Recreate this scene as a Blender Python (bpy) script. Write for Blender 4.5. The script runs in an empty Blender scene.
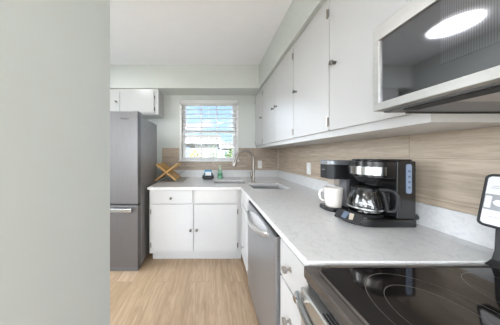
import bpy, bmesh, math, random
from mathutils import Vector, Matrix
random.seed(7)
PI = math.pi
scene = bpy.context.scene
C = scene.collection

# ------------------------------------------------------------------ camera
cam_d = bpy.data.cameras.new('camera')
cam = bpy.data.objects.new('camera', cam_d); C.objects.link(cam)
cam.location = (0, 0, 1.227); cam.rotation_euler = (PI/2, 0, 0)
cam_d.sensor_width = 36; cam_d.lens = 155/500*36
cam_d.shift_x = 0.076; cam_d.shift_y = -0.015
cam_d.clip_start = 0.02; cam_d.clip_end = 300
scene.camera = cam

# ------------------------------------------------------------------ world, sun, exposure
world = bpy.data.worlds.new('sky'); scene.world = world; world.use_nodes = True
wn = world.node_tree.nodes; wl = world.node_tree.links; wn.clear()
w_out = wn.new('ShaderNodeOutputWorld'); w_bg = wn.new('ShaderNodeBackground')
w_tc = wn.new('ShaderNodeTexCoord'); w_sep = wn.new('ShaderNodeSeparateXYZ')
w_ramp = wn.new('ShaderNodeValToRGB'); w_noise = wn.new('ShaderNodeTexNoise'); w_cr = wn.new('ShaderNodeValToRGB')
w_map = wn.new('ShaderNodeMapping'); w_mix = wn.new('ShaderNodeMixRGB')
wl.new(w_tc.outputs['Generated'], w_sep.inputs[0]); wl.new(w_sep.outputs['Z'], w_ramp.inputs[0])
w_ramp.color_ramp.elements[0].position = 0.0; w_ramp.color_ramp.elements[0].color = (0.55, 0.78, 1.0, 1)
w_ramp.color_ramp.elements[1].position = 0.45; w_ramp.color_ramp.elements[1].color = (0.30, 0.55, 0.92, 1)
wl.new(w_tc.outputs['Generated'], w_map.inputs[0]); w_map.inputs['Scale'].default_value = (1, 1, 2.6)
w_map.inputs['Location'].default_value = (0.35, 0.0, 0.1)
wl.new(w_map.outputs[0], w_noise.inputs['Vector']); w_noise.inputs['Scale'].default_value = 4.2
w_noise.inputs['Detail'].default_value = 6
wl.new(w_noise.outputs['Fac'], w_cr.inputs[0])
w_cr.color_ramp.elements[0].position = 0.53; w_cr.color_ramp.elements[1].position = 0.68
wl.new(w_cr.outputs[0], w_mix.inputs[0]); wl.new(w_ramp.outputs[0], w_mix.inputs[1])
w_mix.inputs[2].default_value = (0.98, 0.98, 1.0, 1)
# whiter sky on the unseen left side, keeps the fill light neutral
w_hz = wn.new('ShaderNodeMixRGB'); w_hz.inputs[2].default_value = (0.95, 0.975, 1.0, 1)
wl.new(w_mix.outputs[0], w_hz.inputs[1]); wl.new(w_hz.outputs[0], w_bg.inputs[0]); # unseen left half of the sky is brightened as fill for the room
w_dot = wn.new('ShaderNodeVectorMath'); w_dot.operation = 'DOT_PRODUCT'; w_dot.inputs[1].default_value = (-.96, -.28, 0)
wl.new(w_tc.outputs['Generated'], w_dot.inputs[0])
w_mr = wn.new('ShaderNodeMapRange'); w_mr.interpolation_type = 'SMOOTHSTEP'
w_mr.inputs['From Min'].default_value = -0.2; w_mr.inputs['From Max'].default_value = 0.8
w_mr.inputs['To Min'].default_value = 0.56; w_mr.inputs['To Max'].default_value = 5.6
w_m2 = wn.new('ShaderNodeMapRange'); w_m2.inputs['From Min'].default_value = -0.2; w_m2.inputs['From Max'].default_value = 0.5
w_m2.inputs['To Min'].default_value = 0.0; w_m2.inputs['To Max'].default_value = 0.85
wl.new(w_dot.outputs['Value'], w_m2.inputs['Value']); wl.new(w_m2.outputs[0], w_hz.inputs[0])
wl.new(w_dot.outputs['Value'], w_mr.inputs['Value']); wl.new(w_mr.outputs[0], w_bg.inputs[1])
wl.new(w_bg.outputs[0], w_out.inputs[0])

sun_d = bpy.data.lights.new('sun', 'SUN'); sun_d.energy = 15.0; sun_d.angle = math.radians(1.0); sun_d.color = (0.90, 0.95, 1.0)
sun = bpy.data.objects.new('sun', sun_d); C.objects.link(sun)
sun.rotation_euler = (math.radians(50), 0, math.radians(4))

def area(name, loc, size, power, rot=(0, 0, 0), sy=None, col=(0.92, 0.965, 1.0)):
    d = bpy.data.lights.new(name, 'AREA'); d.energy = power; d.color = col
    if sy: d.shape = 'RECTANGLE'; d.size = size; d.size_y = sy
    else: d.shape = 'DISK'; d.size = size
    o = bpy.data.objects.new(name, d); C.objects.link(o); o.location = loc; o.rotation_euler = rot
    return o
area('kitchen_lamp', (-1.34, 1.56, 2.520), 0.30, 2)
area('aisle_fill', (0.35, -0.95, 2.520), 0.30, 4)  # unseen, added behind the camera as flat fill
area('dining_fill', (-1.45, -1.0, 2.520), 0.30, 4)  # unseen, added for fill from behind the partition
area('lounge_fill', (-1.35, -2.3, 2.520), 0.30, 8)  # added out of view to brighten the tile under the cabinets

vs = scene.view_settings
scene.display_settings.display_device = 'sRGB'
vs.view_transform = 'Standard'; vs.look = 'None'; vs.gamma = 1.0; vs.use_curve_mapping = False
vs.exposure = 1.34

# ------------------------------------------------------------------ materials
def lin(c): return tuple(((v/255)/12.92 if v/255 <= 0.04045 else ((v/255+0.055)/1.055)**2.4) for v in c) + (1,)
def mat(name, rgb, rough=0.5, metal=0.0, var=0.0, scale=8, bump=0.0, bscale=60, stretch=(1, 1, 1), coat=0.0, spec=0.5, emit=0.0):
    m = bpy.data.materials.new(name); m.use_nodes = True
    nt = m.node_tree; b = nt.nodes['Principled BSDF']
    b.inputs['Roughness'].default_value = rough; b.inputs['Metallic'].default_value = metal
    b.inputs['Specular IOR Level'].default_value = spec
    b.inputs['Coat Weight'].default_value = coat; b.inputs['Coat Roughness'].default_value = 0.04
    c = lin(rgb)
    tc = nt.nodes.new('ShaderNodeTexCoord'); mp = nt.nodes.new('ShaderNodeMapping')
    mp.inputs['Scale'].default_value = stretch
    nt.links.new(tc.outputs['Object'], mp.inputs[0])
    n = nt.nodes.new('ShaderNodeTexNoise'); n.inputs['Scale'].default_value = scale; n.inputs['Detail'].default_value = 4
    nt.links.new(mp.outputs[0], n.inputs['Vector'])
    r = nt.nodes.new('ShaderNodeValToRGB')
    r.color_ramp.elements[0].position = 0.3; r.color_ramp.elements[1].position = 0.7
    r.color_ramp.elements[0].color = tuple(max(0, v*(1-var)) for v in c[:3]) + (1,)
    r.color_ramp.elements[1].color = tuple(min(1, v*(1+var)) for v in c[:3]) + (1,)
    nt.links.new(n.outputs['Fac'], r.inputs[0]); nt.links.new(r.outputs[0], b.inputs['Base Color'])
    if bump:
        n2 = nt.nodes.new('ShaderNodeTexNoise'); n2.inputs['Scale'].default_value = bscale
        nt.links.new(mp.outputs[0], n2.inputs['Vector'])
        bp = nt.nodes.new('ShaderNodeBump'); bp.inputs['Strength'].default_value = bump; bp.inputs['Distance'].default_value = 0.003
        nt.links.new(n2.outputs['Fac'], bp.inputs['Height']); nt.links.new(bp.outputs[0], b.inputs['Normal'])
    if emit:
        b.inputs['Emission Color'].default_value = c; b.inputs['Emission Strength'].default_value = emit
    return m

def planks(name, c1, c2, grain, axis, width, length, seam, rough, grain_amt=0.5, offs=0.0, spec=0.5, gscale=1.0, along=0.0):
    """wood-look boards; axis maps (object coords) -> (along, across)."""
    m = bpy.data.materials.new(name); m.use_nodes = True
    nt = m.node_tree; N = nt.nodes.new; L = nt.links.new; b = nt.nodes['Principled BSDF']
    b.inputs['Roughness'].default_value = rough; b.inputs['Specular IOR Level'].default_value = spec
    tc = N('ShaderNodeTexCoord'); sp = N('ShaderNodeSeparateXYZ'); cb = N('ShaderNodeCombineXYZ')
    L(tc.outputs['Object'], sp.inputs[0])
    al = N('ShaderNodeMath'); al.operation = 'ADD'; al.inputs[1].default_value = along
    L(sp.outputs[axis[0]], al.inputs[0]); L(al.outputs[0], cb.inputs[0])
    ad = N('ShaderNodeMath'); ad.operation = 'ADD'; ad.inputs[1].default_value = offs
    L(sp.outputs[axis[1]], ad.inputs[0]); L(ad.outputs[0], cb.inputs[1])
    br = N('ShaderNodeTexBrick'); L(cb.outputs[0], br.inputs['Vector'])
    br.inputs['Scale'].default_value = 1; br.inputs['Mortar Size'].default_value = 0.0012; br.inputs['Mortar Smooth'].default_value = 0.2
    br.inputs['Brick Width'].default_value = length; br.inputs['Row Height'].default_value = width
    br.inputs['Color1'].default_value = (0, 0, 0, 1); br.inputs['Color2'].default_value = (1, 1, 1, 1); br.inputs['Mortar'].default_value = (0.5, 0.5, 0.5, 1)
    br.offset = 0.37; br.offset_frequency = 2
    # grain
    mp = N('ShaderNodeMapping'); L(cb.outputs[0], mp.inputs[0]); mp.inputs['Scale'].default_value = (2.6*gscale, 26*gscale, 1)
    mx = N('ShaderNodeMixRGB'); mx.blend_type = 'ADD'; mx.inputs[0].default_value = 1
    L(mp.outputs[0], mx.inputs[1])
    sc = N('ShaderNodeVectorMath'); sc.operation = 'SCALE'; sc.inputs['Scale'].default_value = 13.0
    L(br.outputs['Color'], sc.inputs[0]); L(sc.outputs[0], mx.inputs[2])
    ns = N('ShaderNodeTexNoise'); ns.inputs['Scale'].default_value = 1.6; ns.inputs['Detail'].default_value = 7; ns.inputs['Roughness'].default_value = 0.72; ns.inputs['Distortion'].default_value = 1.1
    L(mx.outputs[0], ns.inputs['Vector'])
    r1 = N('ShaderNodeValToRGB'); r1.color_ramp.elements[0].color = lin(c1); r1.color_ramp.elements[1].color = lin(c2)
    L(br.outputs['Color'], r1.inputs[0])
    r2 = N('ShaderNodeValToRGB'); r2.color_ramp.elements[0].position = 0.34; r2.color_ramp.elements[1].position = 0.62
    r2.color_ramp.elements[0].color = (1, 1, 1, 1); r2.color_ramp.elements[1].color = (0, 0, 0, 1)
    L(ns.outputs['Fac'], r2.inputs[0])
    mm = N('ShaderNodeMath'); mm.operation = 'MULTIPLY'; mm.inputs[1].default_value = grain_amt; L(r2.outputs[0], mm.inputs[0])
    m2 = N('ShaderNodeMixRGB'); L(mm.outputs[0], m2.inputs[0]); L(r1.outputs[0], m2.inputs[1]); m2.inputs[2].default_value = lin(grain)
    m3 = N('ShaderNodeMixRGB'); L(br.outputs['Fac'], m3.inputs[0]); L(m2.outputs[0], m3.inputs[1]); m3.inputs[2].default_value = lin(seam)
    L(m3.outputs[0], b.inputs['Base Color'])
    return m

def marble(name):
    m = bpy.data.materials.new(name); m.use_nodes = True
    nt = m.node_tree; N = nt.nodes.new; L = nt.links.new; b = nt.nodes['Principled BSDF']
    b.inputs['Roughness'].default_value = 0.22
    tc = N('ShaderNodeTexCoord')
    a = N('ShaderNodeTexNoise'); a.inputs['Scale'].default_value = 36; a.inputs['Detail'].default_value = 8; a.inputs['Roughness'].default_value = 0.65; a.inputs['Distortion'].default_value = 1.2
    L(tc.outputs['Object'], a.inputs['Vector'])
    r = N('ShaderNodeValToRGB'); e = r.color_ramp.elements
    e[0].position = 0.32; e[0].color = lin((207, 209, 211)); e[1].position = 0.52; e[1].color = lin((222, 222, 223))
    L(a.outputs['Fac'], r.inputs[0])
    v = N('ShaderNodeTexNoise'); v.inputs['Scale'].default_value = 2.4; v.inputs['Detail'].default_value = 5; v.inputs['Distortion'].default_value = 2.0
    L(tc.outputs['Object'], v.inputs['Vector'])
    r2 = N('ShaderNodeValToRGB'); e = r2.color_ramp.elements
    e[0].position = 0.485; e[0].color = (1, 1, 1, 1); e[1].position = 0.515; e[1].color = (1, 1, 1, 1)
    k = e.new(0.5); k.color = (0.93, 0.93, 0.93, 1)
    L(v.outputs['Fac'], r2.inputs[0])
    mx = N('ShaderNodeMixRGB'); mx.blend_type = 'MULTIPLY'; mx.inputs[0].default_value = 0.7
    L(r.outputs[0], mx.inputs[1]); L(r2.outputs[0], mx.inputs[2]); L(mx.outputs[0], b.inputs['Base Color'])
    return m

def glass(name, rgb=(255, 255, 255), alpha=0.12, rough=0.02):
    """thin clear sheet: mostly see-through, with its own sharp reflection"""
    m = bpy.data.materials.new(name); m.use_nodes = True
    nt = m.node_tree; N = nt.nodes.new; L = nt.links.new; nt.nodes.remove(nt.nodes['Principled BSDF'])
    out = nt.nodes['Material Output']
    t = N('ShaderNodeBsdfTransparent'); t.inputs[0].default_value = lin(rgb)
    g = N('ShaderNodeBsdfGlossy'); g.inputs['Roughness'].default_value = rough
    f = N('ShaderNodeFresnel'); f.inputs[0].default_value = 1.45
    ad = N('ShaderNodeMath'); ad.operation = 'ADD'; ad.inputs[1].default_value = alpha; L(f.outputs[0], ad.inputs[0])
    mx = N('ShaderNodeMixShader'); L(ad.outputs[0], mx.inputs[0]); L(t.outputs[0], mx.inputs[1]); L(g.outputs[0], mx.inputs[2])
    L(mx.outputs[0], out.inputs[0])
    return m

M = dict(
    wall=mat('sage_paint', (210, 215, 213), 0.75, var=0.01, bump=0.06, bscale=180),
    ceil=mat('ceiling_paint', (246, 247, 252), 0.85, var=0.01, bump=0.08, bscale=150),
    white=mat('white_cabinet_paint', (200, 200, 201), 0.26, var=0.008, bump=0.03, bscale=40),
    trim=mat('white_trim', (250, 250, 250), 0.45, var=0.005),
    slat=mat('white_blind', (244, 244, 246), 0.5),
    marble=marble('white_quartz'),
    floor=planks('oak_floor', (188, 164, 138), (172, 148, 120), (122, 98, 74), ('Y', 'X'), 0.185, 1.5, (140, 116, 92), 0.42, 0.62, 0.03, gscale=.62),
    tileb=planks('wood_tile_back', (206, 190, 174), (180, 164, 148), (130, 114, 100), ('X', 'Z'), 0.205, 1.1, (150, 136, 122), 0.35, 0.75, 0.02),
    tiler=planks('wood_tile_right', (206, 191, 173), (195, 179, 160), (146, 128, 110), ('Y', 'Z'), 0.205, 1.1, (140, 124, 108), 0.42, 0.62, 0.02, along=-.172),
    steel=mat('brushed_steel', (150, 150, 152), 0.30, 0.65, var=0.05, scale=6, stretch=(1, 1, 30)),
    fridge=mat('fridge_steel', (114, 112, 113), 0.38, 0.65, var=0.04, scale=5, stretch=(20, 20, 1)),
    fside=mat('fridge_side_grey', (150, 148, 148), 0.42, 0.35, var=0.06, scale=30),
    chrome=mat('satin_nickel', (196, 196, 196), 0.22, 1.0),
    dknob=mat('dark_nickel', (120, 116, 112), 0.3, 0.9),
    mframe=mat('microwave_steel', (205, 204, 202), 0.28, 0.8, var=0.03, scale=6, stretch=(1, 1, 20)),
    mglass=mat('dark_door_glass', (128, 128, 132), 0.05, 1.0, spec=0.9),
    mdark=mat('microwave_underside', (120, 122, 126), 0.4, 0.6),
    black=mat('black_plastic', (22, 22, 24), 0.22, spec=0.6),
    blackm=mat('black_matte_plastic', (30, 31, 34), 0.45),
    bglass=mat('black_ceramic_glass', (26, 22, 22), 0.06, spec=0.9),
    brim=mat('cooktop_rim', (118, 112, 108), 0.2, 0.7),
    ring=mat('burner_print', (118, 115, 112), 0.3),
    gap=mat('shadow_gap_rubber', (40, 40, 42), 0.7),
    lid=mat('grey_lid', (150, 153, 158), 0.3, 0.5),
    glass=glass('clear_glass', alpha=0.02),
    sinks=mat('sink_steel', (206, 208, 210), 0.3, 0.7),
    nickel=mat('brushed_nickel', (168, 162, 156), 0.28, 0.9),
    pane=glass('window_glass', alpha=0.0),
    mug=mat('white_ceramic', (228, 222, 216), 0.25),
    bamboo=mat('bamboo', (206, 164, 104), 0.5, var=0.12, scale=10, stretch=(2, 2, 12)),
    mat_=mat('grey_mat', (158, 154, 150), 0.9, var=0.08, scale=60, bump=0.4, bscale=200),
    green=mat('green_soap', (140, 186, 158), 0.12, spec=0.6),
    greenl=mat('green_label', (72, 140, 104), 0.4),
    pump=mat('pale_pump', (206, 222, 200), 0.4),
    blue=mat('blue_sponge', (60, 150, 196), 0.85, bump=0.4, bscale=150),
    wht=mat('white_plastic', (240, 240, 240), 0.4),
    screen=mat('blue_grey_screen', (104, 118, 138), 0.2),
    gauge=mat('blue_gauge', (146, 162, 188), 0.25),
    beige=mat('button_metal', (196, 186, 174), 0.35, 0.3),
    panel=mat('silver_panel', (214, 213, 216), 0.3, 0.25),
    panelg=mat('grey_panel', (150, 150, 154), 0.3, 0.4),
    light=mat('lit_diffuser', (255, 252, 246), 0.5, emit=3.0),
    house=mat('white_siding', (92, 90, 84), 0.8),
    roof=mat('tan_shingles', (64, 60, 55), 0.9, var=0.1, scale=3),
    dark=mat('dark_window', (70, 84, 96), 0.2),
    leaf=mat('leaf', (56, 74, 32), 0.8, var=0.35, scale=5),
    leaf2=mat('yellow_leaf', (98, 94, 34), 0.8, var=0.3, scale=5),
    bark=mat('bark', (96, 78, 60), 0.9),
    lawn=mat('lawn', (98, 96, 84), 0.95, var=0.15, scale=0.6),
)

nt = M['slat'].node_tree
_t = nt.nodes.new('ShaderNodeBsdfTranslucent'); _t.inputs[0].default_value = (1, 1, 1, 1)
_m = nt.nodes.new('ShaderNodeMixShader'); _m.inputs[0].default_value = 0.6
nt.links.new(nt.nodes['Principled BSDF'].outputs[0], _m.inputs[1]); nt.links.new(_t.outputs[0], _m.inputs[2])
nt.links.new(_m.outputs[0], nt.nodes['Material Output'].inputs[0])

M['mstripe'] = mat('striped_door_glass', (132, 132, 136), 0.06, 1.0)  # fine lighter and darker stripes in the colour
nt = M['mstripe'].node_tree
_w = nt.nodes.new('ShaderNodeTexWave'); _w.bands_direction = 'Y'; _w.inputs['Scale'].default_value = 95
_r = nt.nodes.new('ShaderNodeValToRGB'); _r.color_ramp.elements[0].color = lin((126, 126, 130)); _r.color_ramp.elements[1].color = lin((148, 148, 153))
_c = nt.nodes.new('ShaderNodeTexCoord'); nt.links.new(_c.outputs['Object'], _w.inputs['Vector'])
nt.links.new(_w.outputs['Fac'], _r.inputs[0]); nt.links.new(_r.outputs[0], nt.nodes['Principled BSDF'].inputs['Base Color'])

# ------------------------------------------------------------------ mesh helpers
OFF = {}
def off_of(o):
    return OFF.get(o.name, Vector((0, 0, 0)))

class MB:
    def __init__(s): s.bm = bmesh.new()
    def box(s, x0, x1, y0, y1, z0, z1, rot=None, piv=None):
        vs_ = [Vector((x, y, z)) for z in (z0, z1) for y in (y0, y1) for x in (x0, x1)]
        if rot is not None:
            p = Vector(piv) if piv else Vector(((x0+x1)/2, (y0+y1)/2, (z0+z1)/2))
            vs_ = [p + rot @ (v-p) for v in vs_]
        v = [s.bm.verts.new(q) for q in vs_]
        for f in ((0, 2, 3, 1), (4, 5, 7, 6), (0, 1, 5, 4), (2, 6, 7, 3), (0, 4, 6, 2), (1, 3, 7, 5)):
            s.bm.faces.new([v[i] for i in f])
        return s
    def prism(s, poly, z0, z1, top_scale=None):
        b = [s.bm.verts.new((x, y, z0)) for x, y in poly]
        cx = sum(p[0] for p in poly)/len(poly); cy = sum(p[1] for p in poly)/len(poly)
        k = top_scale or 1
        t = [s.bm.verts.new((cx+(x-cx)*k, cy+(y-cy)*k, z1)) for x, y in poly]
        n = len(poly)
        s.bm.faces.new(b[::-1]); s.bm.faces.new(t)
        for i in range(n): s.bm.faces.new((b[i], b[(i+1) % n], t[(i+1) % n], t[i]))
        return s
    def poly_x(s, poly, x0, x1):     # polygon in (y,z), extruded in x
        b = [s.bm.verts.new((x0, y, z)) for y, z in poly]; t = [s.bm.verts.new((x1, y, z)) for y, z in poly]
        n = len(poly); s.bm.faces.new(b); s.bm.faces.new(t[::-1])
        for i in range(n): s.bm.faces.new((b[i], t[i], t[(i+1) % n], b[(i+1) % n]))
        return s
    def poly_y(s, poly, y0, y1):     # polygon in (x,z), extruded in y
        b = [s.bm.verts.new((x, y0, z)) for x, z in poly]; t = [s.bm.verts.new((x, y1, z)) for x, z in poly]
        n = len(poly); s.bm.faces.new(b); s.bm.faces.new(t[::-1])
        for i in range(n): s.bm.faces.new((b[i], t[i], t[(i+1) % n], b[(i+1) % n]))
        return s
    def tube(s, pts, r, seg=10, closed=False, caps=True, sx=1.0):
        pts = [Vector(p) for p in pts]; n = len(pts)
        rs = r if isinstance(r, (list, tuple)) else [r]*n
        rings = []; up = None
        for i, p in enumerate(pts):
            if closed: d = pts[(i+1) % n]-pts[i-1]
            else: d = pts[min(i+1, n-1)]-pts[max(i-1, 0)]
            d.normalize()
            if up is None:
                up = Vector((0, 0, 1)) if abs(d.z) < 0.9 else Vector((0, 1, 0))
            a = d.cross(up)
            if a.length < 1e-5: a = d.orthogonal()
            a.normalize(); u = a.cross(d).normalized(); up = u
            rings.append([s.bm.verts.new(p+(a*math.cos(t)*sx+u*math.sin(t))*rs[i]) for t in [2*PI*k/seg for k in range(seg)]])
        m = n if closed else n-1
        for i in range(m):
            A, B = rings[i], rings[(i+1) % n]
            for k in range(seg): s.bm.faces.new((A[k], A[(k+1) % seg], B[(k+1) % seg], B[k]))
        if caps and not closed:
            s.bm.faces.new(rings[0][::-1]); s.bm.faces.new(rings[-1])
        return s
    def cyl(s, p0, p1, r, seg=20, r1=None):
        return s.tube([p0, p1], [r, r if r1 is None else r1], seg)
    def lathe(s, prof, c, seg=32, cap=True):   # prof: (r, z) about vertical axis at c
        rings = []
        for r, z in prof:
            if r < 1e-6: rings.append([s.bm.verts.new((c[0], c[1], c[2]+z))])
            else: rings.append([s.bm.verts.new((c[0]+r*math.cos(2*PI*k/seg), c[1]+r*math.sin(2*PI*k/seg), c[2]+z)) for k in range(seg)])
        for A, B in zip(rings, rings[1:]):
            for k in range(seg):
                k2 = (k+1) % seg
                if len(A) == 1 and len(B) == 1: continue
                if len(A) == 1: s.bm.faces.new((A[0], B[k], B[k2]))
                elif len(B) == 1: s.bm.faces.new((A[k], B[0], A[k2]))
                else: s.bm.faces.new((A[k], B[k], B[k2], A[k2]))
        if cap:
            for R in (rings[0], rings[-1]):
                if len(R) > 2: s.bm.faces.new(R)
        return s
    def slab(s, xs, ys, keep, z0, z1):   # grid slab with holes
        def V(d, i, j, z):
            if (i, j) not in d: d[(i, j)] = s.bm.verts.new((xs[i], ys[j], z))
            return d[(i, j)]
        t, b = {}, {}
        K = lambda i, j: 0 <= i < len(xs)-1 and 0 <= j < len(ys)-1 and keep((xs[i]+xs[i+1])/2, (ys[j]+ys[j+1])/2)
        for i in range(len(xs)-1):
            for j in range(len(ys)-1):
                if not K(i, j): continue
                q = [(i, j), (i+1, j), (i+1, j+1), (i, j+1)]
                s.bm.faces.new([V(t, *p, z1) for p in q]); s.bm.faces.new([V(b, *p, z0) for p in q][::-1])
                for (p, r_, nb) in ((q[0], q[1], (i, j-1)), (q[1], q[2], (i+1, j)), (q[2], q[3], (i, j+1)), (q[3], q[0], (i-1, j))):
                    if not K(*nb):
                        s.bm.faces.new((V(b, *p, z0), V(b, *r_, z0), V(t, *r_, z1), V(t, *p, z1)))
        return s
    def xform(s, mtx):
        bmesh.ops.transform(s.bm, matrix=mtx, verts=s.bm.verts); return s
    def build(s, name, m, parent=None, bevel=0.0, seg=2, kind=None):
        bmesh.ops.recalc_face_normals(s.bm, faces=s.bm.faces)
        o_off = off_of(parent) if parent else Vector((0, 0, 0))
        if parent: bmesh.ops.translate(s.bm, vec=-o_off, verts=s.bm.verts)
        for f in s.bm.faces: f.smooth = True
        me = bpy.data.meshes.new(name); s.bm.to_mesh(me); s.bm.free()
        me.set_sharp_from_angle(angle=math.radians(32))
        me.materials.append(m)
        o = bpy.data.objects.new(name, me); C.objects.link(o)
        if bevel:
            bv = o.modifiers.new('bevel', 'BEVEL'); bv.width = bevel; bv.segments = seg; bv.limit_method = 'ANGLE'; bv.angle_limit = math.radians(40)
            bv.harden_normals = True
        if parent:
            o.parent = parent; OFF[o.name] = o_off
        if kind: o['kind'] = kind
        return o

def thing(name, loc, label, cat, group=None, kind=None):
    o = bpy.data.objects.new(name, None); C.objects.link(o); o.location = loc; o.empty_display_size = 0.1
    OFF[o.name] = Vector(loc)
    if kind: o['kind'] = kind
    else: o['label'] = label; o['category'] = cat
    if group: o['group'] = group
    return o
def tag(o, label, cat, group=None):
    o['label'] = label; o['category'] = cat
    if group: o['group'] = group
    return o
def struct(name, mb, m, bevel=0.0, parent=None):
    o = mb.build(name, m, parent, bevel)
    if not parent: o['kind'] = 'structure'
    return o
def rrect(x0, x1, y0, y1, r, n=6):
    p = []
    for cx, cy, a in ((x1-r, y1-r, 0), (x0+r, y1-r, 90), (x0+r, y0+r, 180), (x1-r, y0+r, 270)):
        for k in range(n+1):
            t = math.radians(a+90*k/n); p.append((cx+r*math.cos(t), cy+r*math.sin(t)))
    return p
def text(name, body, size, m, parent, mtx, depth=0.0006):
    cu = bpy.data.curves.new(name, 'FONT'); cu.body = body; cu.size = size; cu.extrude = depth; cu.align_x = 'CENTER'; cu.align_y = 'CENTER'
    o = bpy.data.objects.new(name, cu); C.objects.link(o)
    dg = bpy.context.evaluated_depsgraph_get()
    me = bpy.data.meshes.new_from_object(o.evaluated_get(dg))
    bpy.data.objects.remove(o); bpy.data.curves.remove(cu)
    t = bpy.data.objects.new(name, me); C.objects.link(t)
    me.materials.clear(); me.materials.append(m)
    me.transform(Matrix.Translation(-off_of(parent)) @ mtx)
    t.parent = parent
    return t

# ------------------------------------------------------------------ room dimensions
YB, XR = 2.583, 1.10          # tile faces of back and right walls
ZC, ZS = 2.569, 2.226         # ceiling, soffit underside
ZT = 0.863                    # worktop
XL, YF = -1.90, -3.0
XP, YP = -0.55, 0.84          # near partition face and end

struct('floor', MB().box(XL-.1, XR+.1, YF-.1, YB+.1, -.06, 0), M['floor'])
struct('ceiling', MB().box(XL-.1, XR+.1, YF-.1, YB+.1, ZC, ZC+.08), M['ceil'])
wx0, wx1, wz0, wz1 = -.500, .400, 1.150, 2.105     # window opening
wb = MB()
wb.box(XL-.1, wx0, YB+.005, YB+.125, 0, ZC); wb.box(wx1, XR+.1, YB+.005, YB+.125, 0, ZC)
wb.box(wx0, wx1, YB+.005, YB+.125, 0, wz0); wb.box(wx0, wx1, YB+.005, YB+.125, wz1, ZC)
struct('wall_back', wb, M['wall'])
struct('wall_right', MB().box(XR+.005, XR+.105, YF, YB+.005, 0, ZC), M['wall'])
struct('wall_left', MB().box(XP-.12, XP, .05, YP, 0, ZC), M['wall'], 0.006)
wfl = MB()  # unseen wall; its openings are added to let fill daylight in
wfl.box(XL-.1, XL, 1.62, YB+.005, 0, ZC); wfl.box(XL-.1, XL, -.35, .72, 0, ZC)
wfl.box(XL-.1, XL, .72, 1.62, 0, .55); wfl.box(XL-.1, XL, .72, 1.62, 2.1, ZC); wfl.box(XL-.1, XL, YF, -2.6, 0, ZC); wfl.box(XL-.1, XL, -2.6, -.35, 2.1, ZC); wfl.box(XL-.1, XL, -2.6, -.35, 0, .5)
struct('wall_far_left', wfl, M['wall'])
wf = MB()                       # wall behind the camera with a wide opening added to let in fill light
wf.box(XL, -1.1, YF-.1, YF, 0, ZC); wf.box(.7, XR+.1, YF-.1, YF, 0, ZC); wf.box(-1.1, .7, YF-.1, YF, 2.05, ZC)
struct('wall_front', wf, M['wall'])
# soffits over the cabinets
struct('ceiling_soffit_right', MB().box(.701, XR+.005, -.6, YB+.005, ZS, ZC), M['wall'])
struct('ceiling_soffit_back', MB().box(XL, .701, 2.312, YB+.005, ZS, ZC), M['wall'])
# wood-look tile
tb = MB()
tb.box(-.833, wx0-.045, YB, YB+.006, .90, 1.345); tb.box(wx1+.045, XR, YB, YB+.006, .90, 1.345); tb.box(wx0-.045, wx1+.045, YB, YB+.006, .90, 1.112)
struct('wall_tile_back', tb, M['tileb'])
struct('wall_tile_right', MB().box(XR, XR+.006, -.6, YB, .84, 1.36), M['tiler'])
struct('trim_1', MB().box(XR-.004, XR+.004, YB-.004, YB+.004, .98, 1.336), M['trim'])

# ------------------------------------------------------------------ window
win = thing('window_1', ((wx0+wx1)/2, YB, wz0), '', '', kind='structure')
f = MB()
f.box(wx0-.035, wx0, YB-.016, YB+.10, wz0-.02, wz1+.03); f.box(wx1, wx1+.035, YB-.016, YB+.10, wz0-.02, wz1+.03)
f.box(wx0, wx1, YB-.016, YB+.10, wz1, wz1+.03); f.box(wx0, wx1, YB+.0, YB+.10, wz0-.02, wz0)
f.build('window_frame', M['trim'], win, .003)
MB().box(wx0-.05, wx1+.05, YB-.04, YB+.09, wz0-.028, wz0-.008).build('window_sill', M['trim'], win, .004)
zm = 1.627
for nm, za, zb, yo in (('upper_sash', zm-.02, wz1, .06), ('lower_sash', wz0, zm+.01, .035)):
    s = MB(); y0, y1 = YB+yo, YB+yo+.025
    s.box(wx0, wx0+.05, y0, y1, za, zb); s.box(wx1-.05, wx1, y0, y1, za, zb)
    s.box(wx0+.05, wx1-.05, y0, y1, za, za+.04); s.box(wx0+.05, wx1-.05, y0, y1, zb-.04, zb)
    for k in (1, 2):
        x = wx0+.05+(wx1-wx0-.1)*k/3
        s.box(x-.009, x+.009, y0+.004, y1-.004, za+.04, zb-.04)
    sash = s.build(nm, M['trim'], win, .002)
    MB().box(wx0+.05, wx1-.05, y0+.010, y0+.013, za+.04, zb-.04).build('window_pane', M['pane'], sash)
MB().box(wx0+.05, wx1-.05, YB+.030, YB+.034, zm-.006, zm+.006).build('sash_seal', M['gap'], win)

bl = thing('window_blind', (-.05, YB-.05, wz1), 'white horizontal slat blind hung over the window above the sink, slats open', 'blind')
MB().box(-.515, .425, YB-.070, YB-.016, 2.062, 2.112).build('headrail', M['slat'], bl, .004)
for x in (-.5205, .4255): MB().box(x, x+.005, YB-.072, YB-.016, 2.058, 2.116).build('bracket', M['chrome'], bl)
sl = MB(); z = 2.04
while z > 1.205:
    sl.box(-.512, .422, YB-.062, YB-.020, z, z+.0025, Matrix.Rotation(math.radians(-2), 3, 'X')); z -= .072
sl.build('slat_panel', M['slat'], bl)
MB().box(-.512, .422, YB-.062, YB-.022, 1.150, 1.172).build('bottom_rail', M['slat'], bl, .003)
cd = MB()
for x in (-.42, -.05, .32):
    for y in (YB-.067, YB-.017): cd.cyl((x, y, 1.16), (x, y, 2.09), .0012, 6)
cd.build('ladder_cord', M['slat'], bl)
MB().cyl((-.395, YB-.075, 1.55), (-.395, YB-.075, 2.09), .004, 8).build('tilt_wand', M['wht'], bl)

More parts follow.
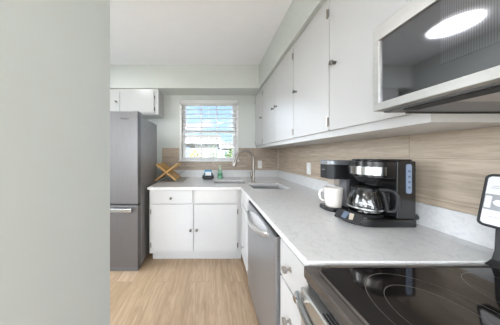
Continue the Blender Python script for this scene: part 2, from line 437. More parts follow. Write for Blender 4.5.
# ------------------------------------------------------------------ outdoors
g = MB(); g.box(-60, 60, YB+.13, 90, -.25, -.15); g.box(-60, XL-.11, -60, YB+.13, -.25, -.15); g.box(XL-.11, 60, -60, YF-.11, -.25, -.15)
struct('ground', g, M['lawn'])
def house(x0, x1, y0, y1, ze, zr, label, wins, doors):
    h = thing('house', ((x0+x1)/2, (y0+y1)/2, -.15), label, 'house')
    MB().box(x0, x1, y0, y1, -.15, ze).build('wall_shell', M['house'], h)
    yc = (y0+y1)/2
    MB().poly_x([(y0-.5, ze-.05), (yc, zr), (y1+.5, ze-.05), (y1+.5, ze+.12), (yc, zr+.18), (y0-.5, ze+.12)], x0-.5, x1+.5).build('roof', M['roof'], h)
    MB().box(x0-.5, x1+.5, y0-.53, y0-.49, ze-.07, ze+.13).build('fascia', M['trim'], h)
    for a, b, c, d in wins:
        w = MB().box(a, b, y0-.05, y0+.02, c, d).build('window', M['trim'], h)
        MB().box(a+.08, b-.08, y0-.06, y0-.04, c+.08, d-.08).build('pane', M['dark'], w)
    for a, b in doors: MB().box(a, b, y0-.05, y0+.02, -.1, 2.0).build('door', M['dark'], h)
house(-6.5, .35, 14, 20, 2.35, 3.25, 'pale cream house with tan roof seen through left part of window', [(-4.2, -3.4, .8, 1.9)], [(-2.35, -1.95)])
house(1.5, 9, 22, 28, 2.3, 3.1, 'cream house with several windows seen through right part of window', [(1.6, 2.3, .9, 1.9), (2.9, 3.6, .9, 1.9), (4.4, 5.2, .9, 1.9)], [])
def bush(name, x, y, z, r, h, m, label, cat, n=260):
    t = thing(name, (x, y, -.15), label, cat)
    lf = MB(); rnd = random.Random(int(x*100)+int(y))
    for _ in range(n):
        u = Vector((rnd.gauss(0, 1), rnd.gauss(0, 1), rnd.gauss(0, 1))).normalized()*(rnd.random()**.35)
        p = Vector((x+u.x*r, y+u.y*r, z+u.z*h)); s = r*.2*rnd.uniform(.6, 1.2)
        a = Vector((rnd.gauss(0, 1), rnd.gauss(0, 1), rnd.gauss(0, 1))).normalized(); b = a.orthogonal().normalized(); c = a.cross(b)
        v = [lf.bm.verts.new(q) for q in (p-b*s, p+c*s*.5, p+b*s, p-c*s*.5)]
        lf.bm.faces.new(v)
    lf.build('foliage', m, t)
    st = MB()
    for k in range(4): st.tube([(x+.05*math.cos(k*1.6), y+.05*math.sin(k*1.6), -.15), (x+r*.5*math.cos(k*1.6), y+r*.5*math.sin(k*1.6), z)], [.05, .02], 6)
    st.build('stem', M['bark'], t)
bush('garden_shrub', -1.25, 12, .85, .6, .8, M['leaf2'], 'yellow green shrub outside, seen at the lower left of the window', 'shrub')
bush('garden_shrub', .02, 12.5, .95, .45, 1.1, M['leaf'], 'tall green shrub outside, seen at the middle of the window', 'shrub')
bush('garden_shrub', -.25, 11.2, .35, .4, .45, M['leaf2'], 'low yellow shrub outside, left of the tall green shrub', 'shrub')
bush('garden_shrub', 1.25, 12.9, .75, .6, .75, M['leaf'], 'low round green shrub outside, seen at lower right of window', 'shrub')
bush('garden_tree', 2.2, 17, 1.3, .6, .7, M['leaf'], 'small leafy tree before the right cream house outside', 'tree')

# ------------------------------------------------------------------ knobs and hinges
def knob(parent, p, d, m=None, r=.014, ln=.028):
    """p on the face, d the outward direction"""
    p = Vector(p); d = Vector(d)
    k = MB().tube([p, p+d*.003, p+d*.004, p+d*(ln*.6), p+d*(ln*.65), p+d*ln, p+d*(ln+.002)], [r*.75, r*.75, r*.35, r*.32, r, r, r*.7], 14)
    return k.build('knob', m or M['chrome'], parent)
def hinge(parent, p, d, along, m=None):
    p = Vector(p); d = Vector(d); a = Vector(along)
    h = MB(); h.cyl(p+d*.004+Vector((0, 0, -.028)), p+d*.004+Vector((0, 0, .028)), .0045, 8)
    q0 = p-a*.009-d*.001+Vector((0, 0, -.024)); q1 = p+a*.009+d*.0025+Vector((0, 0, .024))
    h.box(min(q0.x, q1.x), max(q0.x, q1.x), min(q0.y, q1.y), max(q0.y, q1.y), q0.z, q1.z)
    return h.build('hinge', m or M['dknob'], parent)

# ------------------------------------------------------------------ upper cabinets on the right
XU = .7166; dt = .018
DY = [2.575, 2.2, 1.763, 1.363, .949, .570]
ZD0, ZD1 = 1.376, 2.185
def upper(y0, y1, doors, label):
    c = thing('upper_cabinet', (XR-.2, (y0+y1)/2, 1.335), label, 'cabinet')
    MB().box(XU+dt, XR-.001, y0+.0006, y1-.0006, 1.337, ZS-.001).build('cabinet_box', M['white'], c)
    for a, b, kn, hs in doors:      # a = far y, b = near y
        d = MB().box(XU, XU+dt-.0005, b+.0022, a-.0022, ZD0, ZD1).build('door', M['white'], c, .0025)
        ky = b+.045 if kn == 'near' else a-.045
        knob(d, (XU, ky, 1.765), (-1, 0, 0), M['dknob'])
        hy = a-.012 if kn == 'near' else b+.012
        for hz in (1.43, 2.10): hinge(d, (XU, hy, hz), (-1, 0, 0), (0, 1, 0), M['nickel'])
    return c
u1 = upper(2.2, 2.582, [(DY[0], DY[1], 'near', 0)], 'white one-door upper cabinet in the far corner nearest the window')
u2 = upper(1.363, 2.2, [(DY[1], DY[2], 'near', 0), (DY[2], DY[3], 'far', 0)], 'white two-door upper cabinet in the middle of the upper row, knobs side by side')
u3 = upper(.52, 1.363, [(DY[3], DY[4], 'far', 0), (DY[4], DY[5], 'far', 0)], 'white two-door upper cabinet beside the microwave, above the coffee makers')
c = thing('upper_cabinet', (XR-.2, .2, 1.66), 'short white upper cabinet above the microwave', 'cabinet')
MB().box(XU+dt, XR-.001, -.10, .5195, 1.648, ZS-.001).build('cabinet_box', M['white'], c)
for a, b in ((.50, .215), (.205, -.08)):
    d = MB().box(XU, XU+dt-.0005, b, a, 1.675, ZD1).build('door', M['white'], c, .0025)
    knob(d, (XU, b+.04 if a > .3 else a-.04, 1.72), (-1, 0, 0), M['dknob'])
# ------------------------------------------------------------------ cabinet above the refrigerator
c = thing('upper_cabinet', (-1.25, 2.45, 1.84), 'short white cabinet above the refrigerator under the soffit', 'cabinet')
YC = 2.312
MB().box(-1.70, -.806, YC+.018, YB+.004, 1.835, ZS-.001).build('cabinet_box', M['white'], c)
d = MB().box(-1.372, -.868, YC, YC+.0175, 1.853, 2.172).build('door', M['white'], c, .0025)
for z in (1.915, 2.09): hinge(d, (-.862, YC+.014, z), (0, -1, 0), (1, 0, 0))
d = MB().box(-1.69, -1.380, YC, YC+.0175, 1.853, 2.172).build('door', M['white'], c, .0025)
knob(d, (-1.425, YC, 2.02), (0, -1, 0), M['dknob'])

# ------------------------------------------------------------------ base cabinets
YFc = 1.775
c = thing('base_cabinet', (-.2, 2.1, 0), 'white base cabinet under the window and sink with two doors and a drawer', 'cabinet')
k = MB(); k.box(-.7215, .344, YFc+.016, YB-.002, .091, ZT-.215)
k.box(-.7215, .344, YFc+.016, YFc+.036, ZT-.215, ZT-.031); k.box(-.7215, -.703, YFc+.036, YB-.002, ZT-.215, ZT-.031)
k.build('cabinet_box', M['white'], c)
MB().box(-.70, .344, YFc+.06, YB-.01, 0, .0905).build('toe_kick', M['white'], c)
d = MB().box(-.696, -.222, YFc-.002, YFc+.0155, .674, .828).build('drawer', M['white'], c, .003)
knob(d, (-.468, YFc-.002, .735), (0, -1, 0), M['dknob'])
MB().box(-.196, .288, YFc-.002, YFc+.0155, .674, .828).build('false_drawer', M['white'], c, .003)
d = MB().box(-.696, -.214, YFc-.002, YFc+.0155, .128, .662).build('door', M['white'], c, .003)
knob(d, (-.245, YFc-.002, .372), (0, -1, 0), M['dknob'])
for z in (.575, .19): hinge(d, (-.702, YFc+.010, z), (0, -1, 0), (1, 0, 0))
d = MB().box(-.204, .288, YFc-.002, YFc+.0155, .128, .662).build('door', M['white'], c, .003)
knob(d, (-.174, YFc-.002, .372), (0, -1, 0), M['dknob'])
for z in (.575, .19): hinge(d, (.294, YFc+.010, z), (0, -1, 0), (1, 0, 0))

c = thing('base_cabinet', (.6, 1.6, 0), 'narrow white corner base cabinet between the dishwasher and back cabinet', 'cabinet')
MB().box(.345, XR-.002, 1.375, 1.790, .091, ZT-.215).build('cabinet_box', M['white'], c)
MB().box(.345, .36, 1.375, 1.790, ZT-.215, ZT-.031).build('face_frame', M['white'], c)
MB().box(.41, XR-.01, 1.375, 1.790, 0, .0905).build('toe_kick', M['white'], c)
MB().box(.330, .3445, 1.385, 1.750, .688, .828).build('false_drawer', M['white'], c, .003)
d = MB().box(.330, .3445, 1.385, 1.750, .115, .676).build('door', M['white'], c, .003)
knob(d, (.330, 1.60, .275), (-1, 0, 0))

c = thing('base_cabinet', (.7, .65, 0), 'white drawer base cabinet between the dishwasher and the stove', 'cabinet')
MB().box(.349, XR-.002, .53, .757, .091, ZT-.031).build('cabinet_box', M['white'], c)
MB().box(.41, XR-.01, .53, .757, 0, .0905).build('toe_kick', M['white'], c)
for za, zb, kz in ((.658, .826, .742), (.40, .646, .523), (.12, .388, .26)):
    d = MB().box(.331, .3485, .536, .752, za, zb).build('drawer', M['white'], c, .003)
    knob(d, (.331, .655, kz), (-1, 0, 0), M['nickel'], .0135, .032)
MB().box(.345, .3485, .7575, .7595, .60, .68).build('hinge', M['chrome'], c)

# ------------------------------------------------------------------ dishwasher
dw = thing('dishwasher', (.65, 1.07, 0), 'stainless steel dishwasher with a bowed handle under the worktop', 'dishwasher')
MB().box(.350, .95, .765, 1.368, .02, ZT-.034).build('tub_housing', M['gap'], dw)
MB().box(.315, .3495, .771, 1.362, .095, .818).build('door', M['steel'], dw, .006, 3)
MB().box(.322, .3495, .773, 1.360, .8185, .829).build('control_strip', M['black'], dw, .002)
MB().box(.36, .40, .775, 1.358, 0.0, .0195).build('toe_panel', M['black'], dw)
MB().box(.335, .3495, .775, 1.358, .02, .09).build('kick_panel', M['steel'], dw, .003)
pts = []; rr = []
for k in range(25):
    t = k/24; s = math.sin(PI*t)
    pts.append((.3155-.040*s**.6, .865+.465*t, .785-.048*t-.030*s)); rr.append(.0175)
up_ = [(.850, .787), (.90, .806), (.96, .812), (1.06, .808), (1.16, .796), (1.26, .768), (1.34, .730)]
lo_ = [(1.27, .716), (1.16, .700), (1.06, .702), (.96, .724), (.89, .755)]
MB().poly_x(up_+lo_, .3125, .3152).build('handle_reflection', M['panel'], dw)  # handle's reflection in the door, put in as a pale lens-shaped plate
MB().tube(pts, rr, 14, sx=.7).build('handle', M['mframe'], dw)
# ------------------------------------------------------------------ worktop with upstand
bas = [(.030, .440, 1.995, 2.235), (.455, .850, 1.675, 1.985)]
xs = sorted({-.733, .327, XR-.001, .030, .440, .455, .850, -.35}); ys = sorted({.530, 1.749, 1.985, 1.995, 2.235, 1.675, YB-.001, 1.1})
def keep(x, y):
    if any(a < x < b and e < y < g for a, b, e, g in bas): return False
    return y > 1.749 or x > .327
top = MB().slab(xs, ys, keep, ZT-.030, ZT).build('countertop', M['marble'], None, .004)
tag(top, 'white veined stone L-shaped worktop running from the stove to the refrigerator', 'countertop')
up = MB(); up.box(-.733, XR-.021, YB-.020, YB-.001, ZT+.0003, .978); 
up.build('upstand', M['marble'], top, .002)
# the side upstand rounds down where it meets the stove
MB().box(XR-.020, XR-.001, .530, YB-.001, ZT+.0003, .978).build('upstand', M['marble'], top, .002)

sk = thing('kitchen_sink', (.4, 2.0, ZT-.21), 'double stainless corner sink set under the white worktop', 'sink')
for a, b, e, g in bas:
    w = .004; zb = ZT-.19; zt = ZT-.0305
    bx = MB()
    bx.box(a-.012, a, e-.012, g+.012, zb, zt); bx.box(b, b+.012, e-.012, g+.012, zb, zt)
    bx.box(a, b, e-.012, e, zb, zt); bx.box(a, b, g, g+.012, zb, zt); bx.box(a-.012, b+.012, e-.012, g+.012, zb-.004, zb)
    bb = bx.build('basin', M['sinks'], sk)
    MB().lathe([(.0, .004), (.03, .004), (.042, .006), (.045, .001)], ((a+b)/2, (e+g)/2, zb), 20).build('drain', M['chrome'], bb)

# faucet
fx, fy = .565, 2.115
fc = thing('faucet', (fx, fy, ZT), 'brushed nickel gooseneck pull-down faucet in the corner between the basins', 'faucet')
MB().lathe([(.0, 0), (.030, 0), (.030, .006), (.024, .012), (.022, .075), (.019, .085), (.0, .086)], (fx, fy, ZT+.0005), 24).build('base', M['nickel'], fc)
dirv = Vector((-.97, -.22, 0)); R = .125
pts = [Vector((fx, fy, ZT+.08)), Vector((fx, fy, ZT+.18)), Vector((fx, fy, ZT+.30))]
for k in range(1, 17):
    a = PI*k/16*.93
    pts.append(Vector((fx, fy, ZT+.30))+dirv*(R*(1-math.cos(a)))+Vector((0, 0, R*math.sin(a)*1.0)))
last = pts[-1]; dn = (pts[-1]-pts[-2]).normalized()
pts.append(last+dn*.02)
MB().tube(pts, .020, 14).build('neck', M['nickel'], fc)
e0 = pts[-1]
MB().tube([e0-dn*.005, e0+dn*.02, e0+dn*.075, e0+dn*.095], [.022, .024, .030, .027], 16).build('spray_head', M['nickel'], fc)
MB().tube([e0+dn*.088, e0+dn*.0975], [.022, .021], 16).build('nozzle', M['blackm'], fc)
lv = MB(); lv.cyl((fx, fy, ZT+.060), (fx-.035, fy-.02, ZT+.062), .014, 14)
lv.tube([(fx-.036, fy-.02, ZT+.060), (fx-.045, fy-.026, ZT+.10), (fx-.052, fy-.03, ZT+.14)], [.008, .0065, .006], 10)
lv.build('lever_handle', M['nickel'], fc)

# wall plates
def plate(c, axis, label, kind):
    t = thing('wall_plate' if kind == 'x' else 'outlet_plate', c, label, 'outlet')
    return t
t = thing('power_outlet', (.797, YB-.002, 1.07), 'white power outlet on the wood-look tile right of the faucet', 'outlet')
MB().box(.762, .832, YB-.006, YB-.0005, 1.005, 1.135).build('cover_plate', M['wht'], t, .003)
for z in (1.045, 1.095): 
    s = MB().box(.781, .813, YB-.0078, YB-.006, z-.017, z+.017).build('socket', M['trim'], t, .002)
    q = MB(); q.box(.789, .7905, YB-.0083, YB-.0077, z-.004, z+.008); q.box(.803, .8045, YB-.0083, YB-.0077, z-.004, z+.008); q.build('slot', M['gap'], s)
t = thing('light_switch', (XR-.002, 1.758, 1.075), 'white wall switch plate on the right tile wall beside the pod brewer', 'switch')
MB().box(XR-.006, XR-.0005, 1.722, 1.795, 1.007, 1.141).build('cover_plate', M['wht'], t, .003)
MB().box(XR-.009, XR-.006, 1.742, 1.775, 1.043, 1.105).build('rocker', M['trim'], t, .002)

# ------------------------------------------------------------------ refrigerator
FX1, FX0, FY = -.773, -1.66, 1.62
fr = thing('refrigerator', (-1.2, 1.9, 0), 'stainless steel bottom-freezer refrigerator at the left under the short cabinet', 'refrigerator')
MB().box(FX0+.004, FX1-.002, FY+.075, 2.18, .025, 1.650).build('case', M['fside'], fr, .004)
dU = MB().box(FX0, FX1, FY, FY+.07, .712, 1.687).build('upper_door', M['fridge'], fr, .008, 3)
dL = MB().box(FX0, FX1, FY, FY+.07, .046, .697).build('freezer_door', M['fridge'], fr, .008, 3)
MB().box(FX0+.01, FX1-.01, FY+.02, FY+.074, .6975, .7115).build('door_gasket', M['gap'], fr)
MB().box(FX0+.02, FX1-.006, FY+.012, FY+.073, .004, .043).build('kick_grille', M['mdark'], fr, .004)
MB().box(FX1-.075, FX1-.012, FY+.035, FY+.125, 1.6505, 1.700).build('hinge_cover', M['fside'], fr, .006)
for x in (FX0+.08, FX1-.08):
    for y in (FY+.12, 2.1): MB().cyl((x, y, 0), (x, y, .03), .02, 12).build('foot', M['black'], fr)
h = MB(); h.box(FX0+.06, FX1-.045, FY-.052, FY-.032, .640, .682); h.box(FX0+.08, FX0+.115, FY-.034, FY+.001, .645, .677); h.box(FX1-.10, FX1-.065, FY-.034, FY+.001, .645, .677)
h.build('handle', M['chrome'], dL, .008, 3)
h = MB(); h.box(FX0+.045, FX0+.07, FY-.052, FY-.032, .76, 1.35); h.box(FX0+.05, FX0+.066, FY-.034, FY+.001, .79, .82); h.box(FX0+.05, FX0+.066, FY-.034, FY+.001, 1.29, 1.32)
h.build('handle', M['chrome'], dU, .006, 3)
lm = Matrix.Translation((-.915, FY-.0008, 1.606)) @ Matrix.Rotation(PI/2, 4, 'X')
text('logo_lettering', 'Whirlpool', .021, M['blackm'], dU, lm)
MB().tube([(-.912+.030*math.cos(a), FY-.0008, 1.604+.008*math.sin(a)) for a in [PI*1.05+PI*1.0*k/16 for k in range(17)]], .0008, 6).build('logo_swoosh', M['dknob'], dU)

# ------------------------------------------------------------------ stove
Y0, Y1 = -.10, .528
st = thing('stove', (.7, .2, 0), 'black glass-top electric stove with stainless trim in the near right corner', 'stove')
MB().box(.345, 1.06, Y0+.004, Y1-.004, .10, .815).build('body', M['black'], st)
MB().box(.40, 1.05, Y0+.01, Y1-.01, 0, .0995).build('plinth', M['black'], st)
ct = MB().prism(rrect(.308, 1.06, Y0, Y1, .012), .8155, .853).build('cooktop_frame', M['brim'], st, .005, 3)
gi = rrect(.345, .955, Y0+.02, Y1-.017, .035, 8)
MB().prism(gi, .8532, .8562).build('glass_top', M['bglass'], st)
gpath = [(x, y, .8552) for x, y in rrect(.341, .959, Y0+.016, Y1-.013, .039, 8)]
MB().tube(gpath, .0042, 8, closed=True).build('rim', M['brim'], ct)
def ringm(cx, cy, r): 
    b = MB(); n = 72; w = .0005
    vi = [b.bm.verts.new((cx+(r-w)*math.cos(2*PI*k/n), cy+(r-w)*math.sin(2*PI*k/n), .85645)) for k in range(n)]
    vo = [b.bm.verts.new((cx+(r+w)*math.cos(2*PI*k/n), cy+(r+w)*math.sin(2*PI*k/n), .85645)) for k in range(n)]
    for k in range(n): b.bm.faces.new((vi[k], vi[(k+1) % n], vo[(k+1) % n], vo[k]))
    return b
for cx, cy, r in ((.535, .350, .135), (.525, .352, .090), (.810, .400, .088), (.50, .06, .10), (.82, .06, .11), (.82, .06, .075)):
    ringm(cx, cy, r).build('burner_ring', M['ring'], st)
MB().box(.318, .344, Y0+.006, Y1-.006, .800, .8145).build('vent_strip', M['blackm'], st)
od = MB().box(.296, .3445, Y0+.008, Y1-.008, .24, .788).build('oven_door', M['mframe'], st, .006, 3)
MB().box(.2945, .2962, Y0+.09, Y1-.09, .34, .68).build('oven_glass', M['bglass'], od)
vt = MB()
for k in range(3): vt.box(.304+.010*k, .309+.010*k, Y0+.1, Y1-.10, .7878, .789)
vt.build('vent_slot', M['gap'], od)
pts = [(.283-.030*math.sin(PI*k/16)**.6, Y1-.018-(Y1-Y0-.036)*k/16, .768) for k in range(17)]
hh = MB().tube(pts, .0125, 12)
for y in (Y1-.035, Y0+.035): hh.cyl((.262, y, .768), (.297, y, .766), .010, 10)
hh.build('oven_handle', M['chrome'], od)
MB().box(.300, .3445, Y0+.008, Y1-.008, .105, .232).build('storage_drawer', M['steel'], st, .006)
# back guard: flared foot, dark riser, tilted control panel
bg = MB()
prof = [(.925, .8565), (1.06, .8565), (1.06, 1.165), (1.0, 1.165), (.985, 1.02), (.966, .98), (.962, .90), (.952, .874)]
bg.poly_y(prof, Y0+.01, Y1+.002)
guard = bg.build('backguard', M['blackm'], st, .004)
tilt = Matrix.Rotation(math.atan2(.034, .165), 4, 'Y')
def tp(mb): return mb.xform(Matrix.Translation((.902, 0, .992)) @ tilt)
tp(MB().poly_x(rrect(Y0, .532, 0, .176, .016), 0, .03)).build('control_panel', M['blackm'], guard, .004)
pf = tp(MB().poly_x(rrect(Y0+.01, .523, .009, .167, .010), -.0012, .001)).build('panel_face', M['panel'], guard)
tp(MB().poly_x(rrect(.24, .5225, .056, .108, .004), -.0022, -.001)).build('panel_inlay', M['panelg'], pf)
tp(MB().poly_x(rrect(.508, .5195, .062, .102, .003), -.005, -.002)).build('panel_tab', M['panel'], pf)
for y in (.494, .474, .44):
    kb = MB().tube([(-.002, y, .082), (-.004, y, .082), (-.0045, y, .082), (-.011, y, .082), (-.012, y, .082)], [.0105, .010, .0078, .007, .006], 24)
    tp(kb).build('burner_knob', M['wht'], pf)
for y in (.50, .46, .42):
    for a, b, c_ in ((-.016, .014, .128), (-.012, .012, .134), (-.016, .010, .034)):
        tp(MB().box(-.0022, -.001, y+a, y+b, c_, c_+.0016)).build('panel_marking', M['panelg'], pf)

# ------------------------------------------------------------------ microwave
XM, ZM0, ZM1 = .5395, 1.368, 1.646
mw = thing('microwave', (.8, .2, ZM0), 'stainless over-the-range microwave with dark glass door above the stove', 'microwave')
MB().box(XM+.032, XR-.002, Y0, .519, ZM0, ZM1).build('case', M['mdark'], mw, .003)
fm = MB(); fw0, fw1 = .505, Y0+.17
y_a, y_b = .519, Y0
fm.box(XM, XM+.031, y_b, y_a, ZM1-.047, ZM1); fm.box(XM, XM+.031, y_b, y_a, ZM0+.004, ZM0+.028)
fm.box(XM, XM+.031, y_a-.018, y_a, ZM0+.028, ZM1-.047); fm.box(XM, XM+.031, y_b, y_b+.02, ZM0+.028, ZM1-.047)
dr = fm.build('door_frame', M['mframe'], mw, .0012)
MB().box(XM+.006, XM+.030, y_b+.02, y_a-.018, ZM0+.028, ZM1-.047).build('door_glass', M['mglass'], dr)
MB().box(XM+.0054, XM+.0062, Y0+.03, .370, 1.442, 1.594).build('glass_stripes', M['mstripe'], dr)  # slightly lighter striped patch on the door glass
MB().box(XM+.09, XR-.06, .02, .40, ZM0-.003, ZM0-.0003).build('grease_filter', M['panelg'], mw)
MB().box(XM+.04, XM+.085, Y0+.05, .47, ZM0-.004, ZM0-.0003).build('vent_slot', M['gap'], mw)
MB().box(XM+.1, XR-.03, .505, .513, ZM0-.004, ZM0-.0003).build('rear_gasket', M['gap'], mw)

# ------------------------------------------------------------------ coffee maker
def front_round(xb, cx, cy, hw, n=20):
    return [(xb, cy-hw), (xb, cy+hw)] + [(cx-hw*math.sin(a)*1.0, cy+hw*math.cos(a)) for a in [PI*k/n for k in range(n+1)]]
cm = thing('coffee_maker', (.88, .88, ZT), 'black drip coffee maker with a steel band and glass carafe on the worktop', 'coffee maker')
CY = .862
MB().prism(front_round(1.02, .815, CY, .092), ZT+.0002, ZT+.042).build('base', M['black'], cm, .008, 3)
MB().box(.926, 1.02, CY-.088, CY+.088, ZT+.0425, 1.196).build('tower', M['black'], cm, .005)
MB().prism(front_round(.9258, .882, CY, .086), 1.106, 1.196).build('brew_head', M['black'], cm, .006)
MB().prism(front_round(1.015, .884, CY, .080), 1.1963, 1.205, .97).build('lid', M['black'], cm, .003)
MB().prism(front_round(.874, .8735, CY, .0875), 1.123, 1.165).build('steel_band', M['chrome'], cm)
MB().lathe([(.0, 0), (.035, 0), (.052, .022), (.054, .0275), (0, .028)], (.862, CY, 1.0778), 28).build('filter_basket', M['blackm'], cm)
MB().lathe([(0, 0), (.070, 0), (.070, .004), (.066, .006), (0, .006)], (.855, CY+.004, ZT+.0423), 32).build('warming_plate', M['blackm'], cm)
gz = MB().poly_y(rrect(.968, .994, 1.035, 1.181, .009), CY-.0915, CY-.0875).build('water_gauge', M['gauge'], cm)
for k in range(4): MB().box(.975, .987, CY-.0922, CY-.0914, 1.060+.027*k, 1.070+.027*k).build('gauge_mark', M['screen'], gz)
MB().cyl((1.0205, CY-.072, .912), (1.036, CY-.072, .912), .016, 16).build('cord_grip', M['blackm'], cm)
# slanted control panel on the front of the base
def rp(ang, w, h, thick=.003):
    c_ = Vector((.815-.088*math.cos(ang), CY-.088*math.sin(ang), ZT+.036))
    m_ = Matrix.Translation(c_) @ Matrix.Rotation(ang, 4, 'Z') @ Matrix.Rotation(math.radians(38), 4, 'Y')
    return MB().box(-thick-.002, .001, -w/2, w/2, -h/2, h/2).xform(m_)
cp = rp(.34, .118, .056, .004).build('control_panel', M['blackm'], cm, .003)
rp(.06, .054, .038, .0065).build('display', M['screen'], cp)
rp(.68, .048, .034, .0065).build('button_plate', M['beige'], cp)

gx, gy, g0 = .855, CY+.004, ZT+.0485
cf = thing('coffee_carafe', (gx, gy, g0), 'empty glass carafe with black handle sitting in the drip coffee maker', 'carafe')
prof = [(.0, .001), (.062, .001), (.070, .006), (.0765, .030), (.076, .055), (.068, .090), (.057, .118), (.054, .126)]
inn = [(r-.0022 if r > .01 else r, z+.0022) for r, z in prof]
MB().lathe(prof+inn[::-1], (gx, gy, g0), 40, cap=False).build('glass_jug', M['glass'], cf)
MB().lathe([(.0555, .122), (.0575, .122), (.0575, .136), (.0555, .136), (.0555, .122)], (gx, gy, g0), 36, cap=False).build('collar', M['black'], cf)
MB().lathe([(0, .1275), (.0545, .1275), (.0565, .1362), (.050, .144), (.03, .149), (0, .1495)], (gx, gy, g0), 32).build('lid', M['black'], cf)
MB().lathe([(.0768, .026), (.0778, .026), (.0778, .034), (.0768, .034), (.0768, .026)], (gx, gy, g0), 36, cap=False).build('bright_ring', M['chrome'], cf)  # thin bright band around the lower jug
hd = Vector((.70, -.71, 0)).normalized()
hp = []
for r, z in ((.056, .130), (.080, .133), (.104, .128), (.116, .110), (.118, .078), (.115, .044), (.104, .026), (.084, .022), (.079, .040), (.077, .070), (.072, .100), (.062, .122)):
    hp.append(Vector((gx, gy, g0+z))+hd*r)
MB().tube(hp, [.011, .011, .011, .011, .011, .011, .010, .009, .007, .007, .007, .008], 12, sx=1.25).build('handle', M['blackm'], cf)

# ------------------------------------------------------------------ pod brewer and mug
bx0, bx1, by0, by1 = .753, 1.05, .985, 1.10
pb = thing('pod_brewer', (.92, 1.04, ZT), 'slim black single-serve coffee brewer with grey lid left of the coffee maker', 'coffee maker')
def rb(x0, r=.028): return rrect(x0, bx1, by0, by1, r, 6)
MB().prism(rrect(.746, bx1, by0-.010, by1+.006, .045, 8), ZT+.0003, ZT+.022).build('drip_base', M['black'], pb, .004)
MB().prism(rrect(.866, bx1, by0, by1, .014), ZT+.0222, 1.0715).build('column', M['blackm'], pb)
MB().box(.8635, .8662, by0+.012, by1-.012, ZT+.03, 1.066).build('column_face', M['panelg'], pb)
hb = MB().prism(rb(bx0, .034), 1.0718, 1.163).build('brew_head', M['blackm'], pb, .004)
MB().prism(rb(bx0-.002, .035), 1.1633, 1.194).build('lid', M['lid'], pb, .006, 3)
MB().box(.795, .838, by0+.032, by1-.032, 1.030, 1.0715).build('spout', M['beige'], pb, .004)
MB().box(bx0-.0008, bx0+.002, 1.035, 1.060, 1.128, 1.132).build('front_mark', M['lid'], hb)
gr = MB()
for k in range(6): gr.box(.77+.014*k, .777+.014*k, by0+.015, by1-.015, ZT+.0222, ZT+.0236)
gr.build('drip_grate', M['lid'], pb)

mx_, my_, mz = .806, 1.030, ZT+.0238
mg = thing('mug', (mx_, my_, mz), 'white ceramic mug on the drip tray of the slim pod brewer', 'mug')
out = [(.0, 0), (.038, 0), (.044, .006), (.0495, .05), (.0515, .125)]
ins = [(.0485, .125), (.046, .05), (.040, .010), (0, .008)]
MB().lathe(out+ins, (mx_, my_, mz), 36, cap=False).build('cup', M['mug'], mg)
hdv = Vector((-.72, .70, 0)).normalized()
MB().tube([Vector((mx_, my_, mz+z))+hdv*r for r, z in ((.048, .100), (.063, .102), (.074, .090), (.078, .066), (.072, .042), (.060, .030), (.046, .030))], .0062, 10).build('handle', M['mug'], mg)

# ------------------------------------------------------------------ things at the sink
sx_, sy_ = .125, 2.40
sp = thing('soap_bottle', (sx_, sy_, ZT), 'green pump soap bottle by the left basin below the window', 'soap dispenser')
MB().lathe([(0, 0), (.040, 0), (.043, .008), (.040, .045), (.034, .085), (.028, .118), (.020, .132), (.016, .138), (0, .1385)], (sx_, sy_, ZT+.0004), 28).build('bottle', M['green'], sp)
MB().lathe([(.0405, .045), (.0412, .046), (.0352, .084), (.0345, .085), (.0405, .045)], (sx_, sy_, ZT), 28, cap=False).build('bottle_label', M['greenl'], sp)
MB().lathe([(0, .139), (.019, .139), (.019, .160), (.012, .165), (.009, .185), (.017, .187), (.017, .202), (0, .204)], (sx_, sy_, ZT), 20).build('pump_cap', M['pump'], sp)
MB().tube([(sx_, sy_, ZT+.195), (sx_-.02, sy_-.03, ZT+.195), (sx_-.026, sy_-.038, ZT+.188)], [.007, .006, .005], 8).build('pump_spout', M['pump'], sp)

ch = thing('sponge_caddy', (-.06, 2.33, ZT), 'black sponge caddy between the dish rack and the green soap bottle', 'caddy')
k = MB(); x0, x1, y0, y1 = -.128, .010, 2.29, 2.37
k.box(x0, x1, y0, y1, ZT+.0003, ZT+.010); k.box(x0, x1, y0, y0+.006, ZT+.01, ZT+.060); k.box(x0, x1, y1-.006, y1, ZT+.01, ZT+.085)
k.box(x0, x0+.006, y0, y1, ZT+.01, ZT+.065); k.box(x1-.006, x1, y0, y1, ZT+.01, ZT+.065)
k.build('tray', M['blackm'], ch, .003)
for x, s in ((x0, -1), (x1, 1)): MB().cyl((x, 2.32, ZT+.035), (x+s*.016, 2.32, ZT+.035), .024, 16).build('suction_cup', M['black'], ch)
rm = Matrix.Rotation(math.radians(-14), 3, 'X')
t = thing('sponge', (-.06, 2.335, ZT+.011), 'blue and white scrub sponge standing in the black caddy', 'sponge')
MB().box(-.112, -.006, 2.318, 2.336, ZT+.0125, ZT+.140, rm, (-.06, 2.33, ZT+.02)).build('foam', M['blue'], t, .006)
MB().box(-.100, -.012, 2.309, 2.3175, ZT+.0125, ZT+.112, rm, (-.06, 2.33, ZT+.02)).build('scrub_pad', M['wht'], t, .003)

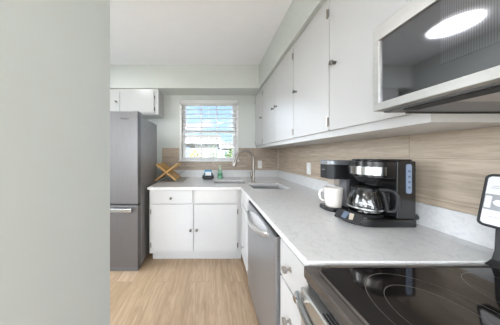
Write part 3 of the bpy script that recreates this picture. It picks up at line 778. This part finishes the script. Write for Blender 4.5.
dm = MB().prism(rrect(-.715, -.385, 2.03, 2.47, .03), ZT+.0004, ZT+.006).build('drying_mat', M['mat_'], None)
tag(dm, 'grey drying mat under the wooden dish rack beside the refrigerator', 'mat')
zt0 = ZT+.0064
rk = thing('dish_rack', (-.62, 2.27, zt0), 'folding bamboo dish rack in an X shape on the grey mat', 'dish rack')
def frame(xa, za, xb, zb, y0, y1, slats, nm, rails):
    b = MB(); d = Vector((xb-xa, 0, zb-za)); L_ = d.length; ang = -math.atan2(zb-za, xb-xa)
    Rm = Matrix.Rotation(ang, 4, 'Y'); T = Matrix.Translation((xa, 0, za)) @ Rm
    for y in rails: b.box(0, L_, y, y+.016, -.010, .010)
    for s in slats: b.box(s*L_-.0115, s*L_+.0115, y0, y1, .0102, .016)
    for s in (.02, .98): b.box(s*L_-.008, s*L_+.008, y0+.016, y1-.016, -.008, .008)
    return b.xform(T).build(nm, M['bamboo'], rk, .0015)
frame(-.762, 1.100, -.495, zt0+.013, 2.10, 2.42, [.045+.076*k for k in range(13)], 'slatted_frame', (2.10, 2.404))
frame(-.765, zt0+.013, -.475, 1.100, 2.12, 2.40, [.64, .78, .94], 'support_frame', (2.082, 2.422))
MB().cyl((-.628, 2.075, .985), (-.628, 2.445, .985), .005, 10).build('pivot_rod', M['bamboo'], rk)
w = MB(); pts = [(-.47, 2.12, 1.085), (-.43, 2.12, 1.075), (-.405, 2.12, 1.03), (-.425, 2.12, .98), (-.49, 2.12, .955)]
for dy in (0, .27): w.tube([(a, b+dy, c_) for a, b, c_ in pts], .0022, 8)
w.tube([(-.405, 2.12, 1.03), (-.405, 2.39, 1.03)], .0022, 8); w.build('wire_holder', M['chrome'], rk)

# ------------------------------------------------------------------ ceiling lights: one mirrored in the microwave, the rest added unseen for fill
for i, (x, y, lb) in enumerate(((-1.34, 1.56, 'round white ceiling light mirrored in the microwave door glass'), (.35, -.95, 'added unseen round white fill light above the aisle behind the stove'), (-1.45, -1.0, 'added unseen round white fill light behind the near left wall'), (-1.35, -2.3, 'added unseen round white fill light farthest from the window'))):
    t = thing('ceiling_light', (x, y, ZC), lb, 'ceiling light', 'round ceiling lights')
    MB().lathe([(.172, 0), (.172, -.022), (.158, -.030), (.158, 0)], (x, y, ZC-.0005), 40, cap=False).build('rim', M['wht'], t)
    MB().lathe([(0, -.027), (.157, -.027), (.157, -.020), (0, -.020)], (x, y, ZC), 40, cap=False).build('diffuser', M['light'], t)
